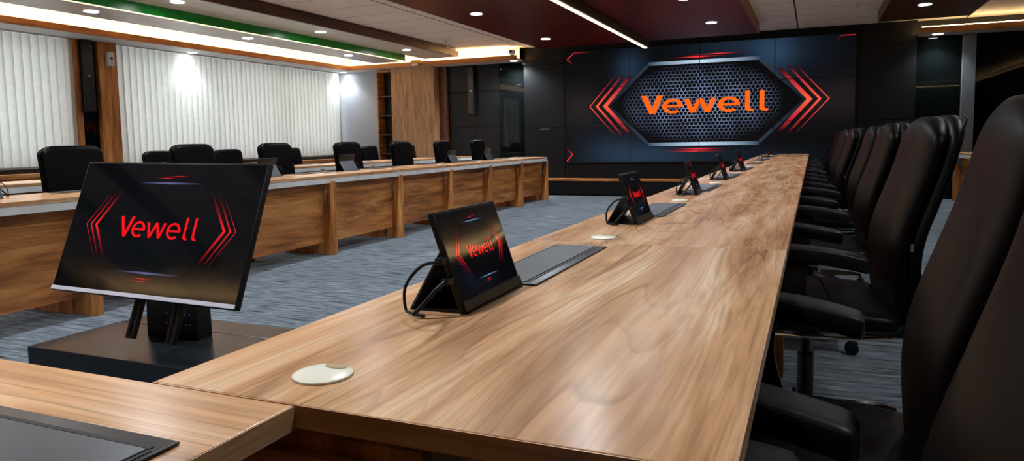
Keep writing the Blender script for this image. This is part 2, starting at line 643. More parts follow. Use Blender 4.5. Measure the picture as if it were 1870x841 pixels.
struct('trim_12', beam, darkwood)
struct('trim_13', lambda b: box(b, -6.36, -6.335, -1.7, 11.95, 2.775, ZC), darkwood)
tag(build('led_strip', lambda b: box(b, -7.105, -7.084, 2.0, 11.73, 2.556, 2.566), led_gold),
    'thin golden light line along the bottom edge of the green ceiling board', 'led strip')
# mahogany ceiling and right hand dark raft
struct('trim_14', lambda b: box(b, -4.5, -0.835, -2.2, 12.0, 2.66, ZC), glow_redwood)
struct('trim_15', lambda b: box(b, -0.835, -0.815, -2.2, 12.0, 2.655, ZC), coveWoodY)
struct('trim_16', lambda b: box(b, 0.85, 1.95, -2.2, 11.72, 2.66, ZC), darkwood)
struct('trim_17', lambda b: box(b, 0.83, 0.85, -2.2, 11.72, 2.655, ZC), darkwood)

# ------------------------------------------------------------------ back wall
SX0, SX1 = -4.335, 0.615
SZ0, SZ1 = 0.615, 2.685


def scrwall(b):
    box(b, -5.2, 1.475, YSCR, YB, 0.0, ZC)
    g = .006
    for x0, x1 in ((-5.19, -4.37), (0.66, 1.46)):       # raised cladding boards beside the screens
        for z0, z1 in ((0.33, 1.27), (1.276, 2.47), (2.476, 2.70)):
            box(b, x0, x1, YSCR - .018, YSCR, z0 + g, z1 - g, .003)
    box(b, -4.35, 0.64, YSCR - .016, YSCR, 2.70, 2.79, .003)
    box(b, -4.35, 0.64, YSCR - .016, YSCR, 0.33, 0.60, .003)


struct('trim_18', scrwall, blackwall)
tag(build('wall_label', lambda b: box(b, -4.86, -4.69, YSCR - .022, YSCR - .0175, 1.245, 1.262), silver),
    'tiny silver strip on the black cladding left of the video wall', 'label')


def console(b):
    box(b, -5.18, 1.45, 12.70, YSCR - .001, 0.03, 0.275)
    box(b, -5.18, 1.45, 12.72, YSCR - .001, 0, 0.03)


t = thing('low_console', 'long low black console with a pale wood top strip below the video wall', 'console', (0, 0, 0))
build('body', console, blackwall, t)
build('top', lambda b: box(b, -5.19, 1.46, 12.68, YSCR - .001, 0.275, 0.315, .004), woodPX, t)

# left part of the back wall
struct('trim_19', lambda b: box(b, XL, -8.48, YB - .02, YB, 0, ZS), greywall)


def panels(b):
    for x0, x1 in ((-6.90, -6.33), (-6.325, -5.78)):
        for z0, z1 in ((0, 0.62), (0.626, 1.33), (1.336, 2.04), (2.046, ZS)):
            box(b, x0, x1, YB - .02, YB, z0, z1 - .003, .002)


struct('trim_20', panels, blackwall)


def woodbox(b):
    box(b, -8.10, -7.10, YB - .30, YB, 0, ZS, .004)


struct('trim_21', woodbox, woodWall)
struct('trim_22', lambda b: box(b, -7.10, -6.92, YB - .10, YB, 0, ZS), darkwood)
t = thing('shelf_niche', 'tall dark open shelf niche between the grey wall and the wood panel', 'shelf', (-8.29, YB, 0))


def nfr(b):
    box(b, -.19, -.165, -.28, -.002, 0, ZS - .02)
    box(b, .165, .19, -.28, -.002, 0, ZS - .02)
    box(b, -.165, .165, -.28, -.002, ZS - .06, ZS - .02)


build('frame', nfr, woodP, t)
build('back_board', lambda b: box(b, -.165, .165, -.02, -.003, 0, ZS - .06), groove, t)
for z in (0.4, 0.8, 1.2, 1.6, 2.0):
    build('shelf', lambda b: box(b, -.165, .165, -.25, -.02, z, z + .02), darkwood, t)


def mirror(label, x0, x1):
    t = thing('wall_mirror', label, 'mirror', ((x0 + x1) / 2, YB, 0))
    hw = (x1 - x0) / 2
    build('glass', lambda b: box(b, -hw, hw, -.014, -.004, 0.05, ZS - .01), mirrorm, t)
    build('backing', lambda b: box(b, -hw, hw, -.0035, -.001, 0.03, ZS - .008), groove, t)


mirror('tall dark mirror panel left of the black screen wall, reflecting chairs and lamps', -5.76, -5.215)
mirror('tall dark mirror panel right of the black screen wall, behind the tall chairs', 1.49, 2.10)
mirror('dark glass panel at the right edge of the picture beyond the black column', 2.30, 3.9)
struct('trim_23', lambda b: box(b, 2.11, 2.28, YB - .12, YB, 0, ZS + .03), plain('column_grey', lin(84, 88, 94), 0.5))

# pillar between the blinds
struct('trim_24', lambda b: box(b, XL - .02, XL + .06, 6.85, 7.02, 0.72, ZS), woodZ)
struct('trim_25', lambda b: box(b, XL - .02, XL + .10, 7.28, 7.58, 0.72, ZS), woodZ)
tag(build('wall_mirror', lambda b: box(b, XL - .018, XL + .03, 7.02, 7.28, 0.72, ZS), mirrorm),
    'narrow dark glass strip between the two window blinds', 'mirror')


def column_speaker(label, loc, rot, h, wd):
    t = thing('column_speaker', label, 'speaker', loc, rot)

    def body(b):
        box(b, -wd / 2, wd / 2, -.10, -.02, 0, h, .008)
    build('cabinet', body, blackplastic, t)

    def gr(b):
        box(b, -wd / 2 + .012, wd / 2 - .012, -.108, -.1005, .02, h - .02, .003)
    build('grille', gr, blackmetal, t)
    for q in (.3, .7):
        build('bracket', lambda b: box(b, -.02, .02, -.02, 0, h * q, h * (q + .06)), blackmetal, t)
    build('badge', lambda b: box(b, -.02, .02, -.1095, -.108, h * .5, h * .5 + .012), silver, t)


column_speaker('slim black column loudspeaker on the black wall panels at the back', (-6.36, YB - .021, 1.57), (0, 0, 0), 0.96, 0.15)
column_speaker('black column loudspeaker on the pillar between the two window blinds', (XL + .035, 7.10, 1.55), (0, 0, R(84)), 1.02, 0.17)

t = thing('wall_box', 'small white box device high on the wooden pillar between the blinds', 'wall device', (XL + .10, 7.44, 2.23))
build('case', lambda b: box(b, 0.0, .07, -.055, .055, 0, .2, .012), whiteplastic, t, True)
build('lens', lambda b: box(b, .0705, .073, -.02, .02, .09, .13, .001), slate, t)


# ------------------------------------------------------------------ blinds
def blind(label, y0, y1, pitch):
    t = thing('vertical_blind', label, 'window blind', (XL + .06, y0, 0))

    def slats(b):
        n = int(round((y1 - y0) / pitch))
        rng = random.Random(int(y0 * 10))
        for i in range(n):
            yc = (i + .5) * pitch
            ang = R(rng.uniform(8, 20))
            hw = pitch * .60
            rings = []
            for z in [2.55 - 1.74 * k / 12 for k in range(13)]:
                wob = .004 * math.sin(z * 2.2 + i) * (2.55 - z)
                r = []
                for s in (-1, -.5, 0, .5, 1):
                    r.append((math.sin(ang) * hw * s + .008 * (1 - s * s) + wob, yc + math.cos(ang) * hw * s, z))
                rings.append([b.verts.new(p) for p in r])
            for a, c in zip(rings[:-1], rings[1:]):
                for k in range(4):
                    b.faces.new([a[k], a[k + 1], c[k + 1], c[k]])
    build('slats', slats, blindm, t, 'all')
    build('head_rail', lambda b: box(b, -.03, .03, 0, y1 - y0, 2.552, 2.578), whiteplastic, t)


blind('white vertical blind at the left picture edge, left of the wooden pillar', 2.3, 6.86, 0.115)
blind('wide white vertical slat blind between the wooden pillar and the grey back wall', 7.58, 13.02, 0.115)


# ------------------------------------------------------------------ screen graphics
def glyph_polys(k=1.0):
    """the word on every screen as polygons in 0..1 screen coordinates; k = stroke weight"""
    P = []
    a = .0225 * k
    P.append([(.291, .577), (.291 + a, .577), (.333, .417 + .053 * k), (.333, .417), (.333 - .011 * k, .417)])
    P.append([(.373 - a, .577), (.373, .577), (.333 + .011 * k, .417), (.333, .417), (.333, .417 + .053 * k)])

    def e(cx, cy):
        rx, ry = .0375, .064
        ix, iy = rx - .017 * k, ry - .024 * k
        n = 30
        a0, a1 = R(-2), R(312)
        out = []
        for q in range(n):
            t0 = a0 + (a1 - a0) * q / n
            t1 = a0 + (a1 - a0) * (q + 1) / n
            out.append([(cx + rx * math.cos(t0), cy + ry * math.sin(t0)), (cx + rx * math.cos(t1), cy + ry * math.sin(t1)),
                        (cx + ix * math.cos(t1), cy + iy * math.sin(t1)), (cx + ix * math.cos(t0), cy + iy * math.sin(t0))])
        h = .011 * k
        out.append([(cx - rx * .8, cy - h), (cx + rx * .985, cy - h), (cx + rx * .985, cy + h), (cx - rx * .8, cy + h)])
        return out
    P += e(.406, .480)
    c = .0185 * k

    def stroke(x0, y0, x1, y1):
        P.append([(x0 - c / 2, y0), (x0 + c / 2, y0), (x1 + c / 2, y1), (x1 - c / 2, y1)])
    m = .009
    stroke(.447 + m, .538, .4765, .419)
    stroke(.4765, .419, .5035, .538)
    stroke(.5035, .538, .5285, .419)
    stroke(.5285, .419, .558 - m, .538)
    P.extend(e(.601, .480))
    lw = .016 * k
    for o in (0, .0475):
        x = .663 - lw / 2 + o
        P.append([(x, .588), (x + lw, .588), (x + lw, .452), (x, .432)])
        P.append([(x, .432), (x + lw, .452), (x + lw + .005, .418 + .020 * k), (x + lw + .013, .418 + .020 * k), (x + lw + .013, .419), (x + .012, .418)])
    return P


GLYPHS = {True: glyph_polys(), False: glyph_polys(.74)}
FRAME = [(.175, .5), (.321, .832), (.697, .832), (.843, .5), (.697, .166), (.321, .166)]


def in_poly(p, poly):
    c = False
    n = len(poly)
    for i in range(n):
        a, b = poly[i], poly[(i + 1) % n]
        if (a[1] > p[1]) != (b[1] > p[1]) and p[0] < (b[0] - a[0]) * (p[1] - a[1]) / (b[1] - a[1]) + a[0]:
            c = not c
    return c


def screen_image(parent, Wd, Ht, variant, mat, step, y=0.0, z0=0.0):
    """graphics of one display: plane facing -y, u to +x, v to +z, centred on x"""
    V, F, C = [], [], []

    def add(pts, cols, layer):
        i0 = len(V)
        for (u, v), c in zip(pts, cols):
            V.append(((u - .5) * Wd, y - layer * step, z0 + v * Ht))
            C.append(c)
        F.append(list(range(i0, i0 + len(pts))))
    wall = variant == 'wall'
    black = lin(6, 7, 9) if wall else (lin(3, 3, 5) if variant == 'big' else lin(4, 4, 7))

    def sc(c, k):
        return tuple(x * k for x in c[:3]) + (1,)

    def mx(a, b, t):
        t = max(0, min(1, t))
        return tuple(x * (1 - t) + y_ * t for x, y_ in zip(a[:3], b[:3])) + (1,)

    def bg(u, v):
        c = list(black[:3])
        gl = []
        if wall:
            blue = lin(60, 90, 122)
            gl = [(.25, .82, .05, .14, .30, blue), (.20, .08, .12, .16, .24, blue), (.36, .05, .12, .11, .20, blue), (.745, .88, .07, .16, .46, blue),
                  (.62, .96, .15, .08, .18, blue), (.5, .06, .3, .07, .10, blue), (.86, .88, .10, .16, .05, blue), (.06, .5, .10, .17, .16, lin(80, 68, 70)),
                  (.95, .5, .12, .17, .16, lin(76, 62, 72))]
        elif variant == 'small':
            blue = lin(24, 40, 66)
            gl = [(.25, .25, .14, .22, .16, blue), (.75, .8, .12, .2, .14, blue), (.5, .12, .2, .12, .12, blue)]
        for gu, gv, su, sv, k, col in gl:
            g = k * math.exp(-((u - gu) / su) ** 2 - ((v - gv) / sv) ** 2)
            for i in range(3):
                c[i] += g * col[i]
        return (c[0], c[1], c[2], 1)
    nu, nv = (48, 24) if wall else (16, 10)
    for i in range(nu):
        for j in range(nv):
            q = [(i / nu, j / nv), ((i + 1) / nu, j / nv), ((i + 1) / nu, (j + 1) / nv), (i / nu, (j + 1) / nv)]
            add(q, [bg(*p) for p in q], 0)
    # dark hexagonal field
    fb = lin(5, 6, 9)
    cxy = (.509, .5)
    for i in range(6):
        a, b = FRAME[i], FRAME[(i + 1) % 6]
        add([cxy, a, b], [fb] * 3, 1)
    if wall:
        px, pv = .0148, .034
        hexc = lin(146, 164, 206)
        row = 0
        v = .18
        while v < .825:
            u = .20 + (px / 2 if row % 2 else 0)
            while u < .82:
                if in_poly((u, v), FRAME) and .226 < u < .79:
                    r2 = ((u - .50) / .27) ** 2 + ((v - .50) / .33) ** 2
                    k = max(0.0, 1 - r2 * .92)
                    k *= (.55 + .45 * math.sin(u * 31 + v * 7) ** 2)
                    if k > .02:
                        o = [(u + px * .57 * a, v + pv * .60 * b2) for a, b2 in ((0, 1), (.88, .52), (.88, -.52), (0, -1), (-.88, -.52), (-.88, .52))]
                        n_ = [(u + px * .40 * a, v + pv * .42 * b2) for a, b2 in ((0, 1), (.95, .6), (.95, -.6), (0, -1), (-.95, -.6), (-.95, .6))]
                        col = sc(hexc, k)
                        for s in range(6):
                            t2 = (s + 1) % 6
                            add([o[s], o[t2], n_[t2], n_[s]], [col, col, sc(col, .45), sc(col, .45)], 2)
                u += px
            v += pv * .86
            row += 1
    # frame edge lines
    edge = lin(44, 56, 70) if wall else lin(9, 10, 16)
    def band(a, b, w0, w1, ca, cb, layer):
        dx, dy = b[0] - a[0], b[1] - a[1]
        l = math.hypot(dx * Wd, dy * Ht)
        nx, ny = -dy * Ht / l, dx * Wd / l
        o = lambda p, w_: (p[0] + nx * w_ / Wd, p[1] + ny * w_ / Ht)
        add([o(a, -w0 / 2), o(b, -w1 / 2), o(b, w1 / 2), o(a, w0 / 2)], [ca, cb, cb, ca], layer)
    q = Ht * .022
    bar = lin(196, 222, 244) if wall else (lin(92, 92, 140) if variant == 'big' else lin(96, 130, 176))
    dim = lin(44, 60, 82) if wall else lin(4, 5, 9)
    zero = lin(4, 5, 8)
    for v in (.848, .154):
        wv = q * (1.35 if wall else .75)
        mid = .509
        if wall:
            band((.315, v), (mid, v), wv, wv, dim, bar, 3)
            band((mid, v), (.703, v), wv, wv, bar, dim, 3)
        else:
            band((.335, v), (mid, v), wv * .5, wv, black, bar, 3)
            band((mid, v), (.70, v), wv, wv * .5, bar, black, 3)
    for a, b, s in ((FRAME[0], FRAME[1], -1), (FRAME[3], FRAME[2], 1), (FRAME[0], FRAME[5], -1), (FRAME[3], FRAME[4], 1)):
        o = s * .007
        k0 = .25 if wall else .3
        band((a[0] + o, a[1]), (b[0] + o, b[1]), q * 1.2, q * 1.2, sc(edge, k0), edge if wall else sc(edge, .6), 3)
    # red flares above and below
    red = lin(255, 52, 58) if wall else lin(226, 16, 34)
    for v, u0, u1, wv in ((.888, .385, .60, 1.0), (.905, .45, .67, .6), (.112, .40, .60, 1.0), (.092, .36, .60, .6)):
        m_ = (u0 + u1) / 2
        if not wall:
            u0, u1 = m_ - (m_ - u0) * .62, m_ + (u1 - m_) * .62
        wv *= .62 if wall else .42
        qa, qb = (.5 * (u0 + m_), .5 * (m_ + u1))
        band((u0, v), (qa, v), q * .06, q * wv * .6, sc(red, .0), sc(red, .35), 3)
        band((qa, v), (m_, v), q * wv * .6, q * wv, sc(red, .35), red, 3)
        band((m_, v), (qb, v), q * wv, q * wv * .6, red, sc(red, .35), 3)
        band((qb, v), (u1, v), q * wv * .6, q * .06, sc(red, .35), sc(red, .0), 3)
    # chevrons
    chev = lin(236, 62, 72) if wall else lin(200, 20, 36)
    hot = lin(255, 92, 60) if wall else lin(240, 30, 40)
    for tip, dx, dv, wd in ((.147, .096, .255, .046), (.119, .100, .270, .026), (.094, .104, .275, .011)):
        for side in (-1, 1):
            tx = tip if side < 0 else 1.018 - tip
            for ud in (-1, 1):
                e0 = (tx - side * dx, .5 + ud * dv)
                mid = (tx - side * dx * .5, .5 + ud * dv * .5)
                wpx = wd * Ht * (.95 if wall else .55)
                faint = .55 if (wall or (side > 0) == (ud < 0)) else .3
                # slanted strips with a sharp tip
                ww = wpx / Wd
                add([(tx, .5), (mid[0], mid[1]), (mid[0] - side * ww, mid[1]), (tx - side * ww, .5)], [hot, sc(chev, .62 * faint / .55), sc(chev, .62 * faint / .55), hot], 4)
                add([mid, e0, (e0[0] - side * ww * .8, e0[1]), (mid[0] - side * ww, mid[1])], [sc(chev, .62 * faint / .55), sc(chev, .0), sc(chev, .0), sc(chev, .62 * faint / .55)], 4)
    # corner marks
    if wall:
        for s in (.008,):
            band((.008, .929), (.034, .985), q * .35, q * .35, red, sc(red, .6), 4)
            band((.034, .985), (.10, .985), q * .3, q * .3, sc(red, .5), sc(red, .02), 4)
            band((.008, .929), (.030, .885), q * .3, q * .3, sc(red, .6), sc(red, .02), 4)
            band((.004, .012), (.027, .072), q * .5, q * .35, red, red, 4)
            band((.027, .072), (.003, .127), q * .35, q * .25, red, sc(red, .1), 4)
            band((.955, .985), (.995, .985), q * .35, q * .35, sc(red, .3), sc(red, .6), 4)
            band((.955, .985), (.942, .955), q * .3, q * .3, sc(red, .3), sc(red, .02), 4)
    # the word
    txt = lin(255, 104, 22) if wall else lin(238, 14, 22)
    for poly in GLYPHS[wall]:
        add(poly, [txt] * len(poly), 5)
    me = bpy.data.meshes.new('screen_image')
    me.from_pydata(V, [], F)
    at = me.color_attributes.new('col', 'FLOAT_COLOR', 'POINT')
    at.data.foreach_set('color', [x for c in C for x in c])
    me.materials.append(mat)
    me.update()
    o = bpy.data.objects.new('screen_image', me)
    COL.objects.link(o)
    o.parent = parent
    return o


# ------------------------------------------------------------------ video wall
t = thing('video_wall', 'large black twelve panel video wall showing the orange word inside a hexagon frame', 'screen',
          ((SX0 + SX1) / 2, YSCR, SZ0))
VW, VH = SX1 - SX0, SZ1 - SZ0
for i in range(4):
    for j in range(3):
        x0, z0 = -VW / 2 + VW * i / 4, VH * j / 3
        build('display_panel', lambda b: box(b, x0 + .002, x0 + VW / 4 - .002, -.052, -.001, z0 + .002, z0 + VH / 3 - .002, .002), blackplastic, t)
screen_image(t, VW, VH, 'wall', wall_lcd, .0008, -.054)
for i in range(5):
    build('bezel', lambda b: box(b, -VW / 2 + VW * i / 4 - .006, -VW / 2 + VW * i / 4 + .006, -.062, -.0525, 0, VH), groove, t)
for j in range(4):
    build('bezel', lambda b: box(b, -VW / 2, VW / 2, -.0615, -.0525, VH * j / 3 - .006, VH * j / 3 + .006), groove, t)

# ------------------------------------------------------------------ desks
ZT = 0.755


def grommet(parent, x, y, r=.038):
    def g(b):
        n = 36
        rings = []
        for rr, z in ((r, ZT + .0005), (r, ZT + .003), (r - .004, ZT + .005), (r * .3, ZT + .0056)):
            rings.append([(x + rr * math.cos(2 * PI * k / n), y + rr * math.sin(2 * PI * k / n), z) for k in range(n)])
        loft(b, rings)
    o = build('cable_grommet', g, cream, parent, True)

    def hole(b):
        n = 20
        rings = []
        for s, z in ((1, ZT + .0058), (.93, ZT + .0064)):
            rings.append([(x + .004 + .0165 * s * math.cos(2 * PI * k / n), y + r * .62 + .0095 * s * math.sin(2 * PI * k / n), z) for k in range(n)])
        loft(b, rings)
    build('cable_hole', hole, cream_dark, o, True)
    return o


def power_box(parent, x0, x1, y0, y1, slot='x1'):
    """flush pop-up socket box with lid; slot on the +x side"""
    def rim(b):
        box(b, x0, x1, y0, y1, ZT + .0004, ZT + .004, .0015)
    o = build('power_box', rim, slate_dark, parent, True)
    m = .012
    sl = .028
    if slot == 'x1':
        build('lid', lambda b: box(b, x0 + m, x1 - sl, y0 + m, y1 - m, ZT + .0042, ZT + .0062, .001), slate, o)
        build('slot', lambda b: box(b, x1 - sl + .002, x1 - sl + .008, y0 + m, y1 - m, ZT + .0042, ZT + .0050), groove, o)
        build('edge_groove', lambda b: box(b, x0 + .004, x0 + .009, y0 + m, y1 - m, ZT + .0042, ZT + .0050), groove, o)
    else:
        build('lid', lambda b: box(b, x0 + m, x1 - m, y0 + m, y1 - sl, ZT + .0042, ZT + .0062, .001), slate, o)
        build('slot', lambda b: (box(b, x0 + m, x1 - m, y1 - sl + .002, y1 - sl + .008, ZT + .0042, ZT + .0050),
                                 box(b, x1 - m + .001, x1 - m + .006, y0 + m, y1 - sl, ZT + .0042, ZT + .0050)), groove, o)
    return o


LU = 1.325


def fin_mesh(b, x_front, y0, y1, sgn=1):
    # tapered fin: narrow under the top, deep at the floor; sgn=+1 faces +x
    pts = [(x_front, 0), (x_front, .70), (x_front - sgn * .03, .70), (x_front - sgn * .21, 0)]
    prism(b, pts, 'y', y0, y1, .002)


def right_desk(label, with_end=False):
    """local: x 0 = chair side edge, x -.70 = room side edge, y 0..LU"""
    t = thing('conference_desk', label, 'desk')
    wd = .705
    build('tabletop', lambda b: box(b, -wd, 0, .001, LU - .001, ZT - .027, ZT, .0015), woodY, t)
    build('side_panel', lambda b: box(b, -wd + .09, -.045, .022, .044, 0, ZT - .03, .001), woodZ, t)
    build('side_panel', lambda b: box(b, -wd + .09, -.045, LU - .044, LU - .022, 0, ZT - .03, .001), woodZ, t)
    build('front_panel', lambda b: box(b, -wd + .13, -wd + .15, .036, LU - .036, .12, ZT - .075), woodP, t)
    build('support_rail', lambda b: box(b, -wd + .10, -wd + .122, .036, LU - .036, ZT - .074, ZT - .03), white_strip, t)

    def fins(b):
        fin_mesh(b, wd - .06, .0, .03)
    for y0 in (.0005, LU - .0305):
        build('fin', lambda b: prism(b, [(-wd + .05, 0), (-wd + .05, ZT - .045), (-wd + .08, ZT - .045), (-wd + .095, 0)], 'y', y0 + .001, y0 + .01), woodZ, t)
    grommet(t, -.515, .093)
    power_box(t, -.60, -.455, .70, 1.238, 'x1')
    return t


X0R = -.057
Y0R = .628
rd0 = right_desk('light wood desk unit nearest the camera in the long right table')
rd0.location = (X0R, Y0R, 0)
rd0['group'] = 'desk units of the long right table'
for k in range(1, 9):
    dup(rd0, 'light wood desk unit, %s in the long right table' % nth(k), (X0R, Y0R + LU * k, 0), group='desk units of the long right table')

# near end of the first desk: modesty board seen below the top
bpy.data.objects.remove([c for c in rd0.children if c.name.startswith('side_panel')][0])
build('side_panel', lambda b: box(b, -.615, -.33, .022, .044, 0, ZT - .03, .001), woodZ, rd0)
build('end_board', lambda b: box(b, -.66, -.33, .003, .019, 0, ZT - .062, .001), woodPX, rd0)

build('edge_band', lambda b: box(b, -.705, 0, -.0012, .0008, ZT - .0272, ZT - .0008), woodX, rd0)

# head table in the left foreground
HU = 1.40


def head_desk(label):
    t = thing('head_desk', label, 'desk')
    build('tabletop', lambda b: box(b, -HU + .001, 0, -.72, 0, ZT - .028, ZT, .0015), woodX, t)
    build('side_panel', lambda b: box(b, -.05, -.028, -.66, -.03, 0, ZT - .03), woodP, t)
    build('side_panel', lambda b: box(b, -HU + .028, -HU + .05, -.66, -.03, 0, ZT - .03), woodP, t)
    build('front_panel', lambda b: box(b, -HU + .052, -.052, -.13, -.11, .12, ZT - .06), woodPX, t)
    build('edge_band', lambda b: box(b, .0002, .0016, -.72, 0, ZT - .0282, ZT - .0008), woodY, t)
    power_box(t, -.63, -.035, -.31, -.125, 'y1')
    return t


hd0 = head_desk('light wood head desk in the left foreground with a black socket box')
hd0.location = (-.538, .624, 0)
hd0['group'] = 'head table desks'
dup(hd0, 'light wood head desk left of the foreground one, out of the picture', (-.541 - HU, .624, 0), group='head table desks')

# left rows
LL = 1.2333
TH = .0155


def left_desk(label, sgn=1, panelmat=woodP):
    """local: x 0 = fin face on the room side (+x), desk runs to -x, y 0..LL"""
    t = thing('row_desk', label, 'desk')
    build('tabletop', lambda b: box(b, -.62, -.012, .001, LL - .001, ZT - .027, ZT, .0015), woodY, t)
    build('support_rail', lambda b: box(b, -.04, -.0125, .002, LL - .002, ZT - .074, ZT - .028), white_strip, t)
    build('front_panel', lambda b: box(b, -.135, -.115, .003, LL - .003, .115, ZT - .075), panelmat, t)
    for y0, y1 in ((.0, .031), (LL - .031, LL)):
        build('fin', lambda b: fin_mesh(b, 0, y0 + .001, y1 - .001), woodZ, t)
        build('side_panel', lambda b: box(b, -.58, -.212, y0 + .004, y1 - .004, 0, ZT - .03), woodZ, t)
    grommet(t, -.27, .18)
    power_box(t, -.56, -.42, .11, .64, 'x1')
    return t


def left_at(y):
    return (-4.112 - TH * (y - 3.04), y, 0)


ld0 = None
ys = [3.04 + LL * k for k in range(-2, 7)]
for i, y in enumerate(ys):
    lb = 'wood desk with slanted fins, %s in the front row on the left' % nth(i)
    if ld0 is None:
        ld0 = left_desk(lb)
        ld0.location = left_at(y)
        ld0.rotation_euler = (0, 0, TH)
        ld0['group'] = 'front row desks on the left'
    else:
        dup(ld0, lb, left_at(y), (0, 0, TH), 'front row desks on the left')
for i in range(10):
    y = .628 + LL * i
    dup(ld0, 'wood desk, %s in the back row by the blinds' % nth(i), (-6.13 - TH * (y - 3.04), y, 0), (0, 0, TH), 'back row desks on the left')
for i in range(4):
    y = 12.82 - LL * i
    dup(ld0, 'wood desk, %s along the right wall behind the tall chairs' % nth(3 - i), (2.0, y, 0), (0, 0, PI), 'desks along the right wall')


# ------------------------------------------------------------------ chairs
def ring_super(c, ax, ay, hw, ht, n=28, e=3.0):
    out = []
    for k in range(n):
        t = 2 * PI * k / n
        cx, sx = math.cos(t), math.sin(t)
        a = math.copysign(abs(cx) ** (2 / e), cx) * hw
        b = math.copysign(abs(sx) ** (2 / e), sx) * ht
        out.append(Vector(c) + Vector(ax) * a + Vector(ay) * b)
    return out


def slab_loft(b, prof, width_fn, off, thick, curve=.0, e=3.4, n=32, steps=30, over=0.0):
    """cushion along a side profile (x,z); off = offset of its middle behind the front line"""
    path = smooth_path([(p[0], 0, p[1]) for p in prof], 10)
    # resample by arc length
    L = [0]
    for i in range(1, len(path)):
        L.append(L[-1] + (path[i] - path[i - 1]).length)
    tot = L[-1]

    def at(s):
        d = s * tot
        for i in range(1, len(L)):
            if L[i] >= d - 1e-9:
                f = (d - L[i - 1]) / max(1e-9, L[i] - L[i - 1])
                p = path[i - 1].lerp(path[i], f)
                tn = (path[i] - path[i - 1]).normalized()
                return p, tn
        return path[-1], (path[-1] - path[-2]).normalized()
    rings = []
    for k in range(steps + 1):
        s = .5 - .5 * math.cos(PI * k / steps)
        p, tn = at(s)
        nb = Vector((tn.z, 0, -tn.x))            # points backwards (+x)
        end = 4 * s * (1 - s)
        shrink = min(1.0, (max(0.0, min(s, 1 - s)) / .06)) if min(s, 1 - s) < .06 else 1.0
        shrink = math.sqrt(max(0.02, 1 - (1 - shrink) ** 2))
        w_ = width_fn(s)
        th = thick * (0.35 + .65 * shrink)
        r = ring_super(p + nb * off, (0, 1, 0), nb, w_ / 2, th / 2, n, e)
        if curve:
            r = [q - nb * curve * ((q.y / (w_ / 2 + 1e-6)) ** 2) for q in r]
        rings.append(r)
    loft(b, rings)


def star_base(t, n=5, rad=.315, a0=.3):
    def bs(b):
        cyl(b, (0, 0, .085), .045, .05, 20, 'z', .006)
        for k in range(n):
            a = a0 + 2 * PI * k / n
            d = Vector((math.cos(a), math.sin(a), 0))
            s = Vector((-d.y, d.x, 0))
            rings = []
            for q, hw, z0, z1 in ((.02, .028, .088, .128), (.15, .022, .092, .122), (.28, .017, .088, .108), (rad, .013, .078, .096)):
                p = d * q
                rings.append([p - s * hw + Vector((0, 0, z0)), p + s * hw + Vector((0, 0, z0)), p + s * hw * .7 + Vector((0, 0, z1)), p - s * hw * .7 + Vector((0, 0, z1))])
            loft(b, rings)
    base = build('star_base', bs, chrome, t, True)
    for k in range(n):
        a = a0 + 2 * PI * k / n

        def cs(b):
            for y in (-.021, .005):
                cyl(b, (-.006, y, .031), .031, .016, 20, 'y', .004)
            cyl(b, (0, 0, .045), .008, .035, 10)
            box(b, -.018, .02, -.02, .02, .045, .066, .006)
        build('caster', cs, blackplastic, base, True, (rad * math.cos(a), rad * math.sin(a), 0), (0, 0, a + .9))
    return base


def gas_column(t, z1=.42):
    build('gas_column', lambda b: (cyl(b, (0, 0, .12), .027, .18, 18, 'z', .003), cyl(b, (0, 0, .30), .017, z1 - .30, 16)), blackmetal, t, True)


EXEC_PROF = [(.235, .43), (.217, .54), (.207, .63), (.208, .70), (.222, .77), (.252, .86), (.282, .95), (.305, 1.04), (.320, 1.085), (.324, 1.105)]


def exec_w(s, top=.485, mid=.52):
    if s < .12:
        return .40 + (mid - .40) * math.sin(PI / 2 * s / .12)
    base = mid - (mid - top) * max(0, (s - .35) / .65)
    if s > .86:
        q = (s - .86) / .14
        base *= (max(0.0, 1 - q ** 3.0 * .55))
    return base


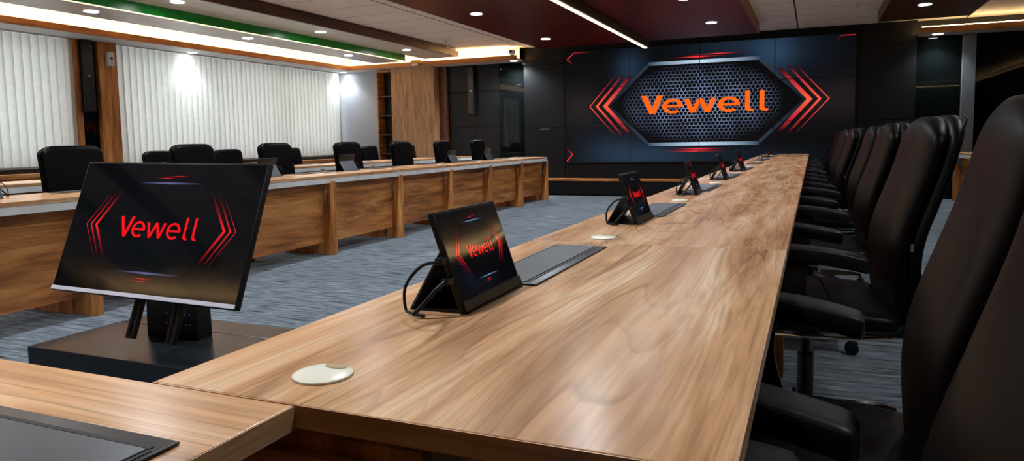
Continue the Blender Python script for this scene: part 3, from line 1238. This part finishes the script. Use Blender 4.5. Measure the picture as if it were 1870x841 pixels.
def exec_chair(label):
    t = thing('executive_chair', label, 'chair')

    def seat(b):
        rings = []
        for k in range(21):
            s = k / 20
            x = -.27 + .52 * s
            top = .515 + .018 * math.sin(PI * s) - (.05 * max(0, (.25 - s) / .25) ** 2)
            bot = .435 + (.03 * max(0, (.25 - s) / .25) ** 2)
            edge = min(1, min(s, 1 - s) / .08)
            edge = math.sqrt(max(.03, 1 - (1 - edge) ** 2))
            zc = (top + bot) / 2
            rings.append(ring_super((x, 0, zc), (0, 1, 0), (0, 0, 1), .295 * (.86 + .14 * edge), (top - bot) / 2 * (.3 + .7 * edge), 28, 3.4))
        loft(b, rings)
    st = build('seat', seat, leather, t, 'all')
    build('seam', lambda b: tube(b, smooth_path([(.05, -.27, .520), (.055, -.12, .5335), (.055, .12, .5335), (.05, .27, .520)], 6), .0022, 6), leather_front, st, 'all')
    build('back_cushion', lambda b: slab_loft(b, EXEC_PROF, lambda s: exec_w(s) - .035, .026, .062, -.012), leather_front, t, 'all')
    sh = build('back_shell', lambda b: slab_loft(b, [(x + .040, z - (.01 if i else 0) + (.012 if i == 9 else 0)) for i, (x, z) in enumerate(EXEC_PROF)], exec_w, .030, .052, -.004), leather, t, 'all')
    for sg in (-1, 1):
        def pip(b):
            pts = []
            path = smooth_path([(p[0] + .078, 0, p[1]) for p in EXEC_PROF[1:]], 8)
            for i, p in enumerate(path):
                s = .1 + .9 * i / (len(path) - 1)
                pts.append((p.x, sg * (exec_w(s) / 2 - .004), p.z))
            tube(b, pts[:-4], .0028, 6)
        build('piping', pip, leather, sh, 'all')
        build('badge', lambda b: box(b, .262, .269, sg * .258 - .004, sg * .258 + .004, .70, .722, .001), silver, sh)
    for sg in (-1, 1):
        def pad(b):
            rings = []
            n = 40
            for k in range(n + 1):
                s = k / n
                x = -.205 + .35 * s
                z = .676 + .022 * math.sin(PI * (.15 + .65 * s)) - .028 * s * s
                e_ = min(1, min(s, 1 - s) / .045)
                e_ = math.sqrt(max(.02, 1 - (1 - e_) ** 2))
                rings.append(ring_super((x, sg * .302, z), (0, 1, 0), (0, 0, 1), .042 * (.6 + .4 * e_), .025 * (.6 + .4 * e_), 24, 5.0))
            loft(b, rings)
        ar = build('armrest', pad, blackplastic, t, 'all')

        def sup(b):
            path = smooth_path([(-.05, sg * .302, .672), (-.06, sg * .325, .58), (-.03, sg * .320, .47), (.0, sg * .24, .43), (.02, sg * .10, .425)], 6)
            rings = []
            for i, p in enumerate(path):
                d = (path[min(i + 1, len(path) - 1)] - path[max(i - 1, 0)]).normalized()
                nrm = Vector((1, 0, 0)).cross(d).normalized()
                rings.append([p + Vector((.03, 0, 0)) + nrm * .008, p + Vector((.03, 0, 0)) - nrm * .008, p - Vector((.03, 0, 0)) - nrm * .008, p - Vector((.03, 0, 0)) + nrm * .008])
            loft(b, rings)
        build('arm_support', sup, blackplastic, ar, True)
    for sg in (-1, 1):
        build('seat_rail', lambda b: tube(b, smooth_path([(-.26, sg * .26, .462), (-.16, sg * .268, .432), (-.05, sg * .27, .427), (.1, sg * .27, .427), (.22, sg * .262, .434)], 6), .006, 8), chrome, t, True)
    build('tilt_mechanism', lambda b: (box(b, -.12, .14, -.09, .09, .392, .434, .006), box(b, .1, .34, -.035, .035, .375, .41, .006)), blackmetal, t)
    gas_column(t)
    star_base(t)
    return t


G1 = 'executive chairs along the right table'
spec = [(.50, -.066, 14), (1.29, -.062, -4), (2.625, -.01, 5), (3.95, .0, 3), (5.27, .02, 2), (6.60, -.03, 1), (7.92, -.03, 4), (9.25, -.02, 0), (10.57, -.03, 3), (11.9, -.02, 1)]
exec0 = None
for i, (y, x, a) in enumerate(spec):
    lb = ('black leather executive chair cut off by the right edge of the picture, nearest the camera' if i == 0 else
          'tall black leather executive chair, %s along the long right table' % nth(i))
    if exec0 is None:
        exec0 = exec_chair(lb)
        exec0.location = (x, y, 0)
        exec0.rotation_euler = (0, 0, R(a))
        exec0['group'] = G1
    else:
        dup(exec0, lb, (x, y, 0), (0, 0, R(a)), G1)

MID_PROF = [(.235, .50), (.25, .60), (.268, .74), (.285, .88), (.302, 1.0), (.312, 1.07)]


def mid_w(s):
    base = .50
    if s < .1:
        base = .42 + .08 * math.sin(PI / 2 * s / .1)
    if s > .88:
        q = (s - .88) / .12
        base *= max(0, 1 - .30 * q ** 2.6)
    return base


def task_chair(label):
    t = thing('task_chair', label, 'chair')

    def seat(b):
        rings = []
        for k in range(17):
            s = k / 16
            x = -.25 + .49 * s
            e_ = min(1, min(s, 1 - s) / .09)
            e_ = math.sqrt(max(.03, 1 - (1 - e_) ** 2))
            rings.append(ring_super((x, 0, .47 - .02 * max(0, .3 - s)), (0, 1, 0), (0, 0, 1), .25 * (.86 + .14 * e_), .042 * (.3 + .7 * e_), 24, 3.4))
        loft(b, rings)
    build('seat', seat, leather, t, 'all')
    build('back_cushion', lambda b: slab_loft(b, MID_PROF, lambda s: mid_w(s) - .02, .02, .055, -.008, 4.0), leather, t, 'all')
    build('back_shell', lambda b: slab_loft(b, [(x + .035, z - .004) for x, z in MID_PROF], mid_w, .024, .04, 0, 4.0), leather, t, 'all')
    for sg in (-1, 1):
        def arm(b):
            tube(b, smooth_path([(.22, sg * .26, .50), (.10, sg * .285, .56), (.08, sg * .29, .64), (-.02, sg * .29, .665), (-.14, sg * .285, .66)], 6), [.013] * 25, 8)
        build('armrest', arm, blackplastic, t, 'all')
    build('tilt_mechanism', lambda b: (box(b, -.12, .12, -.09, .09, .385, .432, .006), box(b, .08, .29, -.035, .035, .40, .43, .004), box(b, .27, .30, -.035, .035, .40, .62, .004)), blackmetal, t)
    gas_column(t, .40)
    star_base(t, a0=.5)
    return t


G2 = 'chairs behind the front row desks on the left'
G3 = 'chairs behind the back row desks by the blinds'
tc0 = None
front = [(3.75, -2), (4.96, 2), (6.08, 1), (7.38, -2), (8.68, 0), (9.93, 1), (11.25, 0)]
for i, (y, a) in enumerate(front):
    x = -4.93 - TH * (y - 3.04)
    lb = 'black mid-back chair, %s behind the front row desks on the left' % nth(i)
    if tc0 is None:
        tc0 = task_chair(lb)
        tc0.location = (x, y, 0)
        tc0.rotation_euler = (0, 0, PI + R(a))
        tc0['group'] = G2
    else:
        dup(tc0, lb, (x, y, 0), (0, 0, PI + R(a)), G2)
back = [(6.30, 4), (7.38, -3), (8.68, 2), (10.82, 0), (12.22, 3)]
for i, (y, a) in enumerate(back):
    c = dup(tc0, 'lower black chair, %s in the back row by the blinds' % nth(i), (-6.90 - TH * (y - 3.04), y, -.0), (0, 0, PI + R(a)), G3)
    c.scale = (.94, .94, .935)


# ------------------------------------------------------------------ portable monitors
MW, MH = .256, .184
TILT = R(19)


def portable_monitor(label):
    """local: screen faces +x, width along y, bottom front edge at x=0,z=0"""
    t = thing('portable_monitor', label, 'monitor')
    ob = bpy.data.objects.new('display', None)
    rot = (0, 0, PI / 2)
    # the display is modelled facing -y, then turned to +x and leaned back
    mt = Matrix.Rotation(PI / 2, 4, 'Z') @ Matrix.Rotation(-TILT, 4, 'X')
    bpy.data.objects.remove(ob)

    def bd(b):
        box(b, -MW / 2, MW / 2, -.0005, .0115, .004, MH, .003)
    body = build('display_body', bd, blackplastic, t, True)
    body.matrix_local = mt
    build('chin', lambda b: box(b, -MW / 2 + .001, MW / 2 - .001, -.004, -.0007, .004, .022, .001), slate_dark, body)
    screen_image(body, MW - .010, MH - .030, 'small', desk_lcd, .00008, -.0007, .0245)
    # folding cover: rear strut and base flap
    s, c = math.sin(TILT), math.cos(TILT)
    hz = MH * .62
    xb, zb = -hz * s - .012 * c, hz * c

    def strut(b):
        prism(b, [(xb, zb), (xb + .004, zb + .002), (-.106, .003), (-.111, .003)], 'y', -MW / 2 + .004, MW / 2 - .004)
    build('rear_strut', strut, strutm, t)
    build('base_flap', lambda b: box(b, -.111, .004, -MW / 2 + .004, MW / 2 - .004, .0006, .0034), blackplastic, t)
    for k, (h, ln) in enumerate(((.062, .045), (.098, .04))):
        px, pz = -h * s - .006, h * c

        def plug(b):
            box(b, px - .008, px + .006, -MW / 2 - .022, -MW / 2 - .0005, pz - .006, pz + .006, .002)
        pl = build('cable_plug', plug, blackplastic, t)

        def cab(b):
            if k == 0:
                pts = [(px, -MW / 2 - .02, pz), (px - .012, -MW / 2 - .032, pz - .012), (-.052, -MW / 2 - .044, .028), (-.072, -MW / 2 - .052, .0065)]
            else:
                pts = [(px, -MW / 2 - .02, pz), (px - .03, -MW / 2 - .028, pz - .008), (-.098, -MW / 2 - .030, .05), (-.100, -MW / 2 - .030, .012),
                       (-.085, -MW / 2 - .034, .0045), (-.055, -MW / 2 - .044, .0045)]
            tube(b, smooth_path(pts, 8), .0028 if k else .004, 8)
        build('cable', cab, blackplastic, pl, True)
    return t


G4 = 'portable monitors on the long right table'
pm0 = None
for i in range(8):
    y = [1.194, 2.520, 3.842, 5.168, 6.492, 9.18, 10.5, 11.83][i]
    lb = ('small black portable monitor nearest the camera on the long right table' if i == 0 else
          'small black portable monitor, %s on the long right table' % nth(i))
    if pm0 is None:
        pm0 = portable_monitor(lb)
        pm0.location = (-.541, y, ZT)
        pm0['group'] = G4
    else:
        m_ = dup(pm0, lb, (-.548, y, ZT), (0, 0, R([0, 0, 3, 2, -2, 4, 1, 0, 2][i])), G4)
        if i >= 5:
            m_.scale = (.72, .72, .72)
G5 = 'portable monitors on the front row desks on the left'
for i, y in enumerate((2.62, 3.86, 5.11, 6.345, 8.83, 10.05)):
    dup(pm0, 'portable monitor seen from behind, %s on the left front row desks' % nth(i), (-4.60 - TH * (y - 3.04), y, ZT), (0, 0, PI + TH + R([0, 0, 3, -2, 1, 2][i])), G5)

# ------------------------------------------------------------------ large tilted monitor on its stand
BT = R(21.35)
BW, BH = 1.0, .5625
t = thing('large_monitor', 'large tilted flat monitor showing the red word, on a black floor stand', 'monitor', (-2.411, 2.042, .722), (-BT, R(0.6), R(-.3)))
build('display_body', lambda b: (box(b, -BW / 2, BW / 2, .0005, .028, -BH / 2, BH / 2, .004), box(b, -BW * .36, BW * .36, .028, .055, -BH * .36, BH * .25, .012)), blackplastic, t, True)
screen_image(t, BW - .012, BH - .029, 'big', desk_lcd, .00015, -.0002, -BH / 2 + .021)
build('bottom_edge', lambda b: box(b, -BW / 2 + .004, BW / 2 - .004, -.006, .0002, -BH / 2 + .004, -BH / 2 + .020, .001), plain('satin_chin', lin(226, 222, 232), 0.35), t)
for x in (-.055, .160):
    def rail(b):
        box(b, x - .022, x - .006, .056, .075, -BH / 2 - .15, BH * .28, .003)
        box(b, x + .006, x + .022, .056, .075, -BH / 2 - .15, BH * .28, .003)
        for k in range(5):
            z = -BH / 2 - .15 + k * .055
            box(b, x - .006, x + .006, .060, .071, z, z + .018)
    build('mount_rail', rail, blackmetal, t)

t = thing('display_stand', 'low glossy black floor stand with a perforated column carrying the large monitor', 'stand', (0, 0, 0))
build('base_box', lambda b: box(b, -2.935, -1.72, 1.84, 2.262, .165, .25, .004), glosstop, t)
build('rear_shelf', lambda b: box(b, -2.935, -1.72, 2.268, 2.43, .165, .249, .004), glosstop, t)
build('plinth', lambda b: box(b, -2.90, -1.76, 1.90, 2.40, .0, .164), blackmetal, t)
build('column', lambda b: prism(b, [(-2.612, .2505), (-2.325, .2505), (-2.335, .72), (-2.600, .72)], 'y', 2.14, 2.22, .003), blackmetal, t)


def holes(b):
    for x, z in ((-2.49, .355), (-2.415, .355), (-2.388, .355), (-2.362, .355), (-2.44, .312), (-2.412, .312), (-2.386, .312), (-2.365, .312), (-2.49, .312)):
        cyl(b, (x, 2.1385, z), .0042, .001, 12, 'y')


build('hole_discs', holes, silver, t)  # holes of the perforated column, drawn as flat silver discs

# ------------------------------------------------------------------ lamps
def downlight_proto():
    t = thing('downlight', 'x', 'downlight')

    def ringm(b):
        n = 32
        rr = [[(r * math.cos(2 * PI * k / n), r * math.sin(2 * PI * k / n), z) for k in range(n)] for r, z in ((.084, -.0008), (.084, -.005), (.076, -.008), (.070, -.004))]
        loft(b, rr, False)
    build('trim_ring', ringm, whiteplastic, t, True)
    build('lens', lambda b: cyl(b, (0, 0, -.004), .071, .003, 32), led_white, t)
    return t


dl0 = downlight_proto()
first = True


def downlight(label, x, y, z, watt=1.0, spread=120, group=None):
    global first
    if first:
        o = dl0
        o.location = (x, y, z)
        o['label'] = label
        if group:
            o['group'] = group
        first = False
    else:
        o = dup(dl0, label, (x, y, z), group=group)
    l = bpy.data.lights.new('downlight_beam', 'SPOT')
    l.energy = SPOT_W * watt
    l.color = SPOT_COL
    l.spot_size = R(spread)
    l.spot_blend = .7
    l.shadow_soft_size = .06
    lo = bpy.data.objects.new('downlight_beam', l)
    COL.objects.link(lo)
    lo.parent = o
    lo.location = (0, 0, -.02)
    return o


def fam(grp, place, coords, z, watt=1.0, spread=120):
    for i, (x, y) in enumerate(coords):
        downlight('recessed downlight, %s %s' % (nth(i), place), x, y, z, watt, spread, grp)


fam('downlights in the soffit over the blinds', 'in the soffit above the window blinds', [(-9.38, .9), (-9.38, 4.9), (-9.38, 8.86), (-9.38, 12.92)], ZS, .30, 120)
fam('downlights in the low ceiling raft', 'in the grey ceiling raft left of the green board', [(-7.43, .9), (-7.43, 3.25), (-7.43, 5.64), (-7.43, 8.03), (-7.43, 10.41)], 2.56)
fam('downlights in the timber edged raft', 'between green ceiling board and timber beam', [(-6.68, 1.2), (-6.68, 3.7), (-6.68, 6.14), (-6.68, 8.70), (-6.68, 11.1)], 2.68)
fam('downlights in the left of the mahogany ceiling', 'in the mahogany ceiling, left of the linear light', [(-4.0, .7), (-4.0, 3.25), (-4.0, 5.8), (-3.98, 8.35), (-3.98, 10.9)], 2.66, 1.3, 145)
fam('downlights in the right of the mahogany ceiling', 'in the mahogany ceiling right of the linear light', [(-1.42, .7), (-1.42, 2.7), (-1.42, 4.65), (-1.42, 6.6), (-1.42, 8.6), (-1.36, 10.56)], 2.66, 1.05, 145)
fam('downlights in the right dark raft', 'in the dark raft over the tall chairs', [(1.26, 1.4), (1.26, 3.6), (1.26, 5.9), (1.26, 8.2), (1.26, 10.44)], 2.66, .35)
downlight('round recessed downlight above the left dark mirror by the black screen wall', -5.33, 12.80, ZS, 2.2, 150)
downlight('round recessed downlight above the right dark mirror by the black column', 1.74, 12.86, ZS, .8)

t = thing('linear_light', 'long slim linear ceiling light glowing warm under the mahogany ceiling', 'ceiling light', (-2.60, 0, 2.66))
build('housing', lambda b: box(b, -.045, .045, 2.0, 12.05, -.105, -.0005, .002), plain('linear_housing', lin(70, 66, 40), 0.45), t)
build('diffuser', lambda b: box(b, -.045, .012, 2.01, 12.04, -.112, -.1055), led_line, t)

# ------------------------------------------------------------------ small ceiling things
def sprinkler(label, x, y):
    t = thing('sprinkler', label, 'sprinkler', (x, y, ZC))
    build('flange', lambda b: cyl(b, (0, 0, -.012), .035, .0115, 20, 'z', .002), whiteplastic, t, True)
    build('head', lambda b: (cyl(b, (0, 0, -.05), .008, .04, 12), cyl(b, (0, 0, -.053), .02, .004, 16)), silver, t, True)


sprinkler('small silver sprinkler head on the tiled ceiling right of the timber beam', -5.95, 11.2)
sprinkler('small silver sprinkler head on the tiled ceiling between mahogany ceiling and dark raft', .52, 10.95)

t = thing('ptz_camera', 'small pale video camera at the end of the wooden cove beside the black screen wall', 'camera', (-5.28, 12.60, ZLIP))
build('mount', lambda b: cyl(b, (0, 0, .0005), .045, .018, 20, 'z', .003), whiteplastic, t, True)
build('head', lambda b: box(b, -.055, .055, -.05, .05, .02, .1, .02, 3), whiteplastic, t, True)
build('lens', lambda b: cyl(b, (0, -.066, .06), .024, .02, 20, 'y'), blackplastic, t, True)

t = thing('sensor_unit', 'small clear and yellow unit on the cove at the end of the green ceiling board', 'ceiling fixture', (-7.36, 12.585, 2.58))
build('case', lambda b: box(b, -.11, .11, -.03, .02, .03, .10, .006), plain('amber_case', lin(170, 130, 50), 0.4), t, True)
build('lens', lambda b: box(b, -.09, .05, -.028, .018, -.005, .029, .006), whiteplastic, t, True)
